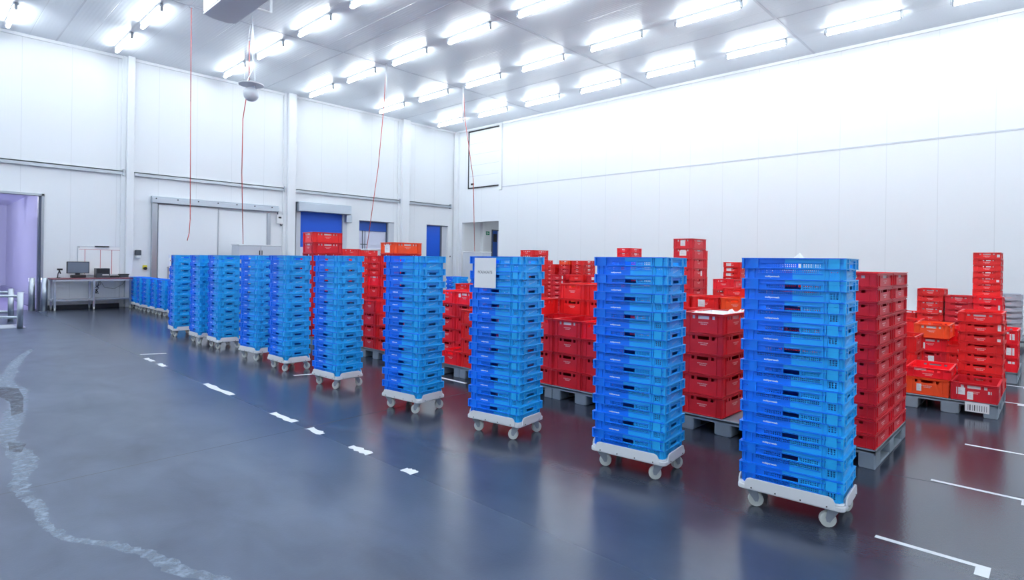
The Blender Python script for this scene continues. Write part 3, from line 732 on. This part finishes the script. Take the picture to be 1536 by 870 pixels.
# white film on top crate of stack B
bt = Vector((X1 + .3, P1(1) + .6, 1.10)); b = MB(); rnd = random.Random(5); n = 14; g = {}
peaks = ((.10, -.10, .075, .05), (.22, -.16, .07, .05), (-.22, .05, .05, .06), (-.1, .15, .03, .08), (.0, .0, .02, .09))
for i in range(n + 1):
    for j in range(n + 1):
        x = -.275 + .55 * i / n; y = -.178 + .356 * j / n
        zz = -.035 + rnd.uniform(-.012, .012) + sum(h_ * math.exp(-((x - px_) ** 2 + (y - py_) ** 2) / (2 * w_ * w_ * .35)) for px_, py_, h_, w_ in peaks)
        if max(abs(i - n / 2), abs(j - n / 2)) > n / 2 - .5: zz = max(zz, -.01)
        g[i, j] = (bt.x + x, bt.y + y, bt.z + zz)
for i in range(n):
    for j in range(n): b.quad(g[i, j], g[i + 1, j], g[i + 1, j + 1], g[i, j + 1])
tag(b.build('plastic_film', M['paper']), 'crumpled white film lining the open top red crate', 'plastic film')
b = MB(); bx, by = BL[0][0], BL[0][1]
zt = .158 + 11 * PB
pts = [(bx - .02 + .07 * math.cos(a_), by + .0 + .06 * math.sin(a_)) for a_ in [i * math.pi / 5 for i in range(10)]]
for ring in range(3):
    for i in range(10):
        j = (i + 1) % 10; f0, f1 = 1 - ring * .33, 1 - (ring + 1) * .33; h0, h1 = zt - .03 + ring * .022, zt - .03 + (ring + 1) * .022
        q = lambda p_, f_, h_: (bx + (p_[0] - bx) * f_, by + (p_[1] - by) * f_, h_)
        b.quad(q(pts[i], f0, h0), q(pts[j], f0, h0), q(pts[j], f1, h1), q(pts[i], f1, h1))
tag(b.build('plastic_bag', M['paper'], smooth=True), 'white crumpled bag poking above the nearest tall blue stack', 'plastic bag')

# paper sign on the third stack
s3 = empty('paper_sign', (BL[2][0], BL[2][1], 0), R(BL[2][2])); s3.scale = (.96, .96, 1)
b = MB(); b.box(-.235, .02, -.2035, -.2025, 1.315, 1.585); b.build('sheet', M['paper'], s3)
p = MB(); tm = text_mesh('PICADAGARTE', .036, .0003); place_text(p, tm, lambda x, y, z: (x * .72 - .108, -(.2036 + z), y + 1.455)); p.build('lettering', M['ink'], s3)
tag(s3, 'white paper sheet with printed word taped on a blue crate stack', 'sign')
s4 = empty('paper_sign', (BL[9][0], BL[9][1], 0), R(BL[9][2]))
b = MB(); b.box(-.20, -.03, -.191, -.190, 1.38, 1.60); b.build('sheet', M['paper'], s4)
b = MB(); b.box(-.14, -.09, -.1915, -.191, 1.47, 1.50); b.build('print_mark', M['redline'], s4)
tag(s4, 'narrow white sheet hanging on the leftmost tall blue stack', 'sign')

# ================================================================== FLOOR MARKS
def strip(name, pts, m, z=.0012, label=None, cat=None, kind=None, group=None):
    b = MB(); n = len(pts); k0 = 0
    b.v = [(x, y, z) for x, y in pts]; b.f = [tuple(range(n))]; b.m = [0]
    o = b.build(name, m)
    if o.data.polygons[0].normal.z < 0: o.data.flip_normals()
    if label: tag(o, label, cat, group, kind)
    elif kind: o['kind'] = kind
    return o
def rag(x0, x1, y0, y1, n=6, j=.008):
    rnd_ = random.Random(int(abs(x0 * 977 + y0 * 131))); ys = [y0 + (y1 - y0) * i / n for i in range(n + 1)]
    return [(x0 + rnd_.uniform(-j, j), y) for y in ys] + [(x1 + rnd_.uniform(-j, j), y) for y in reversed(ys)]
TG = 'white tape marks on the floor'
def ltape(x, y0, y1, sq, lab):
    b = MB(); z = .0012; pts = [(x - .02, y1), (x - .02, y0 + .06), (x - sq, y0 + .06), (x - sq, y0), (x + .02, y0), (x + .02, y1)]
    return strip('floor_tape', pts, M['tape'], z, lab, 'floor tape', None, TG)
ltape(3.87, .235, .75, .12, 'nearest L-shaped white tape mark at the bottom right')
ltape(5.19, .10, .66, .12, 'second L-shaped white tape mark from the bottom right')
ltape(6.46, .12, .58, .12, 'third L-shaped white tape mark from the bottom right')
ltape(8.85, .26, .50, .12, 'fourth white tape mark, right of the barcoded pallet')
ltape(10.15, .25, .62, .12, 'farthest white tape mark, behind the barcoded pallet')
for i, (ya_, yb_) in enumerate(((3.39, 3.52), (3.98, 4.26), (4.73, 4.98), (5.26, 5.73), (6.78, 7.62), (9.2, 9.5), (9.75, 10.15))):
    strip('floor_tape', rag(2.55, 2.62, ya_, yb_, 7, .014), M['tape'], .0012, 'torn white tape dash, %s in the line left of the rolling stacks' % ('nearest' if i == 0 else 'farthest' if i == 6 else ORD[i + 1]), 'floor tape', None, TG)
strip('floor_tape', [(2.62, 10.55), (2.95, 10.4), (2.95, 10.46), (2.62, 10.62)], M['tape'], .0012, 'thin white tape mark farthest along the left lane', 'floor tape', None, TG)
strip('floor_tape', [(3.6, 7.35), (4.1, 7.2), (4.1, 7.25), (3.6, 7.4)], M['tape'], .0012, 'white tape mark under the fifth tall blue stack', 'floor tape', None, TG)
strip('floor_tape', [(4.92, 5.45), (4.97, 5.45), (4.97, 6.1), (4.92, 6.1)], M['tape'], .0012, 'white tape line before pallet left of the signed stack', 'floor tape', None, TG)
# saw-cut joint in the floor and thin scratches
strip('trim_30', [(X0, 4.75), (2.5, 5.01), (2.5, 5.018), (X0, 4.758)], M['patchd'], .0008, kind='structure')
strip('trim_31', [(2.5, 5.01), (XW, 5.4), (XW, 5.405), (2.5, 5.016)], M['patchd'], .0008, kind='structure')
strip('trim_32', [(5.1, .9), (5.45, -1), (5.455, -1), (5.105, .9)], M['patchd'], .0008, kind='structure')
# repaired crack: pale irregular ribbon
ck = [(1.5, 12.4, .05), (1.46, 12.2, .05), (1.2, 11.2, .07), (.99, 9.97, .10), (.87, 9.25, .11), (.92, 8.5, .10), (.80, 7.6, .09), (.73, 7.1, .08), (.62, 6.5, .08), (.67, 5.7, .08), (.56, 5.1, .06), (.57, 4.8, .05), (.60, 4.5, .035), (.58, 4.24, .03), (.64, 3.93, .03), (.76, 3.74, .035), (.9, 3.45, .045), (.95, 3.21, .05), (1.06, 2.9, .05), (1.2, 2.5, .05)]
rnd = random.Random(11)
for i_seg, (lo_, hi_) in enumerate(((0, 11), (11, len(ck)))):
    seg = ck[lo_:hi_ + 1]; Lp = []; Rp = []
    for a_, c_ in zip(seg[:-1], seg[1:]):
        for q in range(8):
            f_ = q / 8; x = a_[0] * (1 - f_) + c_[0] * f_; y = a_[1] * (1 - f_) + c_[1] * f_; w_ = a_[2] * (1 - f_) + c_[2] * f_
            Lp.append((x - w_ * rnd.uniform(.5, 1.2), y)); Rp.append((x + w_ * rnd.uniform(.5, 1.2), y + rnd.uniform(-.02, .02)))
    b = MB()
    for q in range(len(Lp) - 1): b.quad((*Lp[q + 1], .001), (*Rp[q + 1], .001), (*Rp[q], .001), (*Lp[q], .001))
    structure(b.build('trim_%d' % (33 + i_seg), M['patch']))
strip('trim_35', [(.80, 9.0), (.95, 8.8), (.93, 8.2), (.84, 7.4), (.74, 7.3), (.80, 8.0), (.72, 8.6)], M['scrape'], .0016, kind='structure')
strip('trim_36', [(.62, 6.3), (.72, 6.15), (.66, 5.9), (.60, 6.0)], M['scrape'], .0016, kind='structure')

# ================================================================== FAR-LEFT: DESK AND ITS THINGS
YD = 20.3      # front edge of the desk
dk = empty('work_table', (2.85, YD, 0))
inb('tabletop', M['maroon'], dk, (0, 2.0, 0, .68, .885, .92), bevel=.006)
inb('apron', M['cab'], dk, (.05, 1.95, .02, .04, .84, .885), (.05, 1.95, .62, .64, .84, .885))
inb('shelf', M['stain'], dk, (.04, 1.96, .04, .62, .27, .31), bevel=.005)
for x in (.1, 1.0, 1.9):
    for y in (.04, .62):
        b = MB(); b.box(x - .025, x + .025, y - .025, y + .025, .09, .885); lg = b.build('leg', M['stain'], dk)
        b = MB(); b.cyl((x - .015, y, .035), (x + .015, y, .035), .035, 12); b.box(x - .02, x + .02, y - .02, y + .02, .05, .1); b.build('caster', M['wheel'], lg)
tag(dk, 'steel work table with maroon top and lower shelf beside the doorway', 'table')
# monitor
mo = empty('monitor', (3.52, YD + .38, .92), R(4))
inb('base', M['black'], mo, (-.16, .18, -.12, .1, 0, .085), bevel=.02); inb('stand', M['black'], mo, (-.05, .05, -.02, .04, .06, .2)); inb('housing', M['black'], mo, (-.27, .27, -.05, .0, .13, .47), bevel=.01)
inb('screen', M['screen'], mo, (-.25, .25, -.053, -.05, .15, .45)); tag(mo, 'black touch-screen terminal on its stand at the table left', 'monitor')
sn = empty('barcode_scanner', (3.08, YD + .34, .92)); b = MB(); b.box(-.05, .03, -.04, .04, 0, .015); b.tube([(-.03, 0, .01), (-.02, 0, .12), (.02, 0, .24)], .012); b.build('holder', M['black'], sn)
b = MB(); b.box(-.04, .08, -.03, .03, .22, .27); b.cyl((.0, 0, .23), (.04, 0, .12), .017, 8); b.build('scanner_head', M['black'], sn); tag(sn, 'black hand scanner on a stand left of the screen', 'scanner')
pr = empty('label_printer', (4.1, YD + .35, .92)); inb('housing', M['darkgrey'], pr, (-.17, .17, -.15, .15, 0, .28), bevel=.012); inb('front_panel', M['black'], pr, (-.15, .15, -.157, -.15, .13, .27)); inb('paper_slot', M['paper'], pr, (-.02, .14, -.175, -.15, .07, .1)); tag(pr, 'dark grey label printer in the middle of the table', 'printer')
tr_ = empty('document_tray', (4.38, YD + .3, .92)); inb('tray', M['black'], tr_, (-.1, .12, -.1, .1, 0, .015), (-.1, .12, .09, .1, 0, .05), (-.1, -.09, -.1, .1, 0, .05), (.11, .12, -.1, .1, 0, .05)); tag(tr_, 'flat black tray between printer and small box', 'tray')
bx_ = empty('storage_box', (4.64, YD + .3, .92)); inb('box', M['darkgrey'], bx_, (-.11, .11, -.09, .09, 0, .095), bevel=.01); inb('lid', M['black'], bx_, (-.125, .125, -.1, .1, .085, .11)); tag(bx_, 'small dark lidded box at the right of the table', 'box')
b = MB(); rnd = random.Random(2)
for q in range(4):
    b.tube([(3.98 + .03 * q, YD + .5, .88), (3.95 + .05 * q, YD + .5, .72), (4.0 + rnd.uniform(-.06, .06), YD + .5, .6), (3.95 + .03 * q, YD + .5, .5), (4.05 - .04 * q, YD + .5, .44), (4.0, YD + .5, .56), (4.08, YD + .5, .8)], .006, 5)
b.tube([(4.1, YD + .5, .8), (4.2, YD + .5, .62), (4.45, YD + .5, .58), (4.65, YD + .5, .7), (4.75, YD + .5, .84)], .004, 5)
tag(b.build('cable_tangle', M['blackcord']), 'tangle of black cables hanging under the table', 'cable')
# whiteboard
wb = empty('whiteboard', (3.58, YW, 0)); inb('board', M['paper'], wb, (0, 1.1, -.03, -.005, 1.0, 1.84), bevel=.004)
b = MB()
b.box(.02, 1.08, -.032, -.03, 1.745, 1.752)
for x in (.16, .54, .83): b.box(x, x + .012, -.032, -.03, 1.02, 1.75)
b.build('ruled_lines', M['redline'], wb)
inb('board_frame', M['cab'], wb, (-.012, 0, -.034, -.004, .99, 1.85), (1.1, 1.112, -.034, -.004, .99, 1.85), (0, 1.1, -.034, -.004, .988, 1.0), (0, 1.1, -.034, -.004, 1.84, 1.852)); inb('pen_tray', M['black'], wb, (.4, .76, -.07, -.03, 1.835, 1.865))
b = MB(); [b.cyl((x, -.04, z), (x, -.028, z), .014, 8) for x in (.02, 1.08) for z in (1.02, 1.82)]; b.build('corner_magnet', M['black'], wb)
tag(wb, 'whiteboard ruled with dark red lines on the wall above the table', 'whiteboard')
# bollards
for x, y, lab in ((2.74, 20.5, 'thick steel bollard between doorway and table'), (2.50, 20.75, 'steel bollard just inside the doorway right edge')):
    bo = empty('steel_bollard', (x, y, 0)); b = MB(); b.cyl((0, 0, 0.01), (0, 0, .93), .075, 20); b.build('post', M['stain'], bo, smooth=True); b = MB(); b.cyl((0, 0, 0), (0, 0, .012), .11, 20); b.build('foot_plate', M['steel'], bo); tag(bo, lab, 'bollard')
# guard rails
for (x, y), lab in (((1.74, 15.99), 'nearer tubular steel guard rail at the left edge'), ((1.76, 17.72), 'farther tubular steel guard rail at the left edge')):
    g_ = empty('guard_rail', (x, y, 0)); dx, dy = -.687 * .9, .7266 * .9
    for q in (0, 1):
        b = MB(); b.cyl((dx * 2.2 * q, dy * 2.2 * q, 0), (dx * 2.2 * q, dy * 2.2 * q, .77), .055, 16); b.build('post', M['stain'], g_, smooth=True)
    for z in (.23, .68): b = MB(); b.cyl((0, 0, z), (dx * 2.2, dy * 2.2, z), .03, 10); b.build('rail', M['stain'], g_, smooth=True)
    tag(g_, lab, 'guard rail')
b = MB(); b.box(.5, 1.85, 16.0, 16.9, .0, .012); b.box(.5, 1.7, 16.12, 16.8, .012, .016, 1); tag(b.build('floor_plate', [M['steel'], M['cab']], bevel=.002), 'flat metal floor plate beneath the left guard rails', 'floor plate')
# machine seen in the corridor
mc = empty('wall_cabinet', (1.6, YW + 8.6, 0)); inb('case', M['frame'], mc, (-.9, .35, -.2, .4, 2.0, 3.1), bevel=.02); inb('pole', M['frame'], mc, (.1, .2, -.1, 0, 0, 2.0)); inb('control_box', M['darkgrey'], mc, (-.3, .3, -.25, 0, 1.1, 1.6), bevel=.02); tag(mc, 'grey machine with control box inside the left doorway', 'machine')

# ================================================================== WALL THINGS
al = empty('wall_alarm', (5.1, YW, 1.5)); inb('lens', M['white'], al, (-.07, .07, -.12, 0, 0, .1), bevel=.03); inb('cover', M['darkgrey'], al, (-.08, .08, -.13, 0, .1, .27), bevel=.02); tag(al, 'small grey and white alarm unit right of the first column', 'alarm')
es = empty('emergency_button', (5.3, YW, 1.16)); inb('plate', M['yellow'], es, (-.06, .06, -.05, 0, 0, .13), bevel=.01); b = MB(); b.cyl((0, -.11, .03), (0, -.05, .03), .05, 12); b.build('knob', M['black'], es); tag(es, 'yellow switch with black knob beside the sliding door', 'switch')
cb = empty('control_box', (9.6, YW, 2.85)); inb('case', M['white'], cb, (-.1, .12, -.12, 0, 0, .34), bevel=.012); inb('display', M['black'], cb, (-.05, .06, -.125, -.12, .2, .26)); b = MB(); b.tube([(-.05, -.05, .34), (-.05, -.05, .48), (-.1, -.05, .6)], .02); b.tube([(.05, -.05, 0), (.08, -.05, -.08), (.12, -.05, -.02)], .015); b.build('cable', M['darkgrey'], cb); tag(cb, 'small white control box right of the sliding door rail', 'control box')
b = MB(); b.box(-.02, .02, -.02, 0, 0, .06); o = b.build('wall_socket', M['black']); o.location = (17.95, YW, 1.75); tag(o, 'tiny black socket on the wall right of the last door', 'socket')
# cabinets
for nm, (x0, x1, y0, y1, zt_), lab in (('electrical_cabinet', (7.74, 9.2, 19.9, 20.5, 2.03), 'light grey double-door cabinet before the sliding door'),
                                      ('electrical_cabinet', (16.6, 17.6, 17.9, 18.6, 1.98), 'pale grey cabinet standing in the far corner'),
                                      ('electrical_cabinet', (10.6, 11.5, 16.6, 17.2, 1.93), 'white-topped box behind the orange crate')):
    c = empty(nm, ((x0 + x1) / 2, (y0 + y1) / 2, 0)); hx, hy = (x1 - x0) / 2, (y1 - y0) / 2
    inb('case', M['cab'], c, (-hx, hx, -hy, hy, .05, zt_ - .04), bevel=.01); inb('roof', M['panelw'], c, (-hx - .02, hx + .02, -hy - .02, hy + .02, zt_ - .04, zt_), bevel=.01)
    for s_ in (0, 1):
        dd = inb('door', M['cab'], c, (-hx + .01 + s_ * hx, -.01 + s_ * hx, -hy - .02, -hy, .08, zt_ - .06), bevel=.004)
        inb('handle', M['black'], dd, (-.05 + s_ * .08, -.03 + s_ * .08, -hy - .035, -hy - .02, zt_ - .35, zt_ - .2))
    inb('plinth', M['darkgrey'], c, (-hx + .02, hx - .02, -hy + .02, hy - .02, 0, .05)); tag(c, lab, 'cabinet')
# exit sign in the lobby
ex = empty('exit_sign', (19.94, 20.55, 2.88)); inb('plate', M['green'], ex, (-.11, .11, -.03, 0, 0, .17)); inb('pictogram', M['print'], ex, (-.08, -.04, -.034, -.03, .03, .14), (-.01, .08, -.034, -.03, .07, .1)); tag(ex, 'small green escape sign inside the corner opening', 'sign')

# ================================================================== HANGING THINGS
def cordobj(pts, r, lab, m='cord', extra=None):
    t = empty('hanging_cord', pts[0]); o = Vector(pts[0]); b = MB(); b.tube([tuple(Vector(p_) - o) for p_ in pts], r, 6); b.build('cord', M[m], t, smooth=True)
    b = MB(); b.cyl((0, 0, -.03), (0, 0, 0), .05, 10); b.build('ceiling_rose', M['cab'], t)
    if extra:
        b = MB(); b.cyl((0, 0, -.03), (0, 0, -extra), .028, 8); b.build('sleeve', M['panelw'], t, smooth=True)
    tag(t, lab, 'cord'); return t
import mathutils
def pix(x, y, dist):   # a point on the sight line at a given depth (used only to lay out the cords' ends)
    u = x - 768; v = y - 393.2; u2 = u * math.cos(roll) + v * math.sin(roll); v2 = v * math.cos(roll) - u * math.sin(roll)
    return tuple(Vector((0, 0, CAMH)) + (fwd + rgt * (u2 / 866) + up * (-v2 / 866)) * dist)
cordobj([(4.855, 15.6, H), (4.87, 15.6, 5.4), (4.89, 15.6, 2.9), (4.895, 15.6, 2.5), (4.875, 15.6, 2.15), (4.835, 15.6, 1.97)], .009, 'thin red cord with a curled free end hanging at left')
cordobj([(6.71, 16.71, H), (6.72, 16.7, 6.6), (6.6, 16.8, 5.5), (6.75, 17.2, 4.0), (8.0, 20.2, 2.03)], .012, 'red cord hanging to the light grey cabinet')
cordobj([(10.45, 15.45, H), (10.4, 15.5, 6.3), (10.3, 15.6, 4.5), (10.75, 16.9, 1.93)], .012, 'red cord running to the white-topped box', extra=1.1)
cordobj([(13.6, 15.35, H), (13.65, 15.3, 6.6), (14.0, 15.2, 4.5), (16.9, 18.2, 1.98)], .012, 'red cord running to the corner cabinet', extra=1.2)
# globe under a disc
gl = empty('globe_camera', (6.09, 15.0, 5.55))
b = MB(); b.cyl((0, 0, .42), (0, 0, .45), .30, 28); b.cyl((0, 0, .45), (0, 0, .50), .30, 28, 0, .14); b.build('disc', M['cab'], gl, smooth=False)
import bmesh
bm = bmesh.new(); bmesh.ops.create_uvsphere(bm, u_segments=24, v_segments=16, radius=.185); me = bpy.data.meshes.new('globe'); bm.to_mesh(me); bm.free(); me.materials.append(M['cab'])
for p_ in me.polygons: p_.use_smooth = True
o = obj('globe', me, gl); o.location = (0, 0, .19)
b = MB(); b.cyl((.08, 0, .3), (.08, 0, .43), .03, 8); b.build('neck', M['cab'], gl)
b = MB(); 
for dx_, dy_ in ((.15, .1), (-.15, .1), (0, -.18)): b.cyl((dx_, dy_, .5), (dx_ * .15, dy_ * .15, H - 5.55 - .02), .003, 5)
b.tube([(-.1, .02, .5), (.05, 0, .9), (.0, 0, 1.3), (0, 0, H - 5.55)], .010, 5); b.build('suspension', M['steel'], gl)
tag(gl, 'white globe hanging below a round disc from the ceiling', 'camera')
# ceiling unit
cu2 = empty('ceiling_cooler', (5.03, 12.9, 7.10))
b = MB(); b.prism([(-.36, -1.3), (.34, -1.3), (.36, 1.3), (.2, 1.42), (-.1, 1.40), (-.36, 1.3)], .0, .04); b.build('drip_tray', M['cab'], cu2, bevel=.01)
inb('housing', M['panelw'], cu2, (-.37, .35, -1.28, 1.28, .04, .56), bevel=.02); inb('inlet_grille', M['darkgrey'], cu2, (-.375, -.37, -1.1, 1.1, .14, .48))
b = MB(); b.tube([(.34, .3, .1), (.75, .3, .1), (.75, .3, .62)], .03, 8); b.build('pipe', M['panelw'], cu2)
inb('bracket', M['steel'], cu2, (-.3, -.25, -1.0, -.95, .56, .64), (.25, .3, -1.0, -.95, .56, .64), (-.3, -.25, .95, 1.0, .56, .64), (.25, .3, .95, 1.0, .56, .64))
tag(cu2, 'white cooling unit with drip tray hung under the ceiling', 'cooling unit')

bpy.context.view_layer.update()
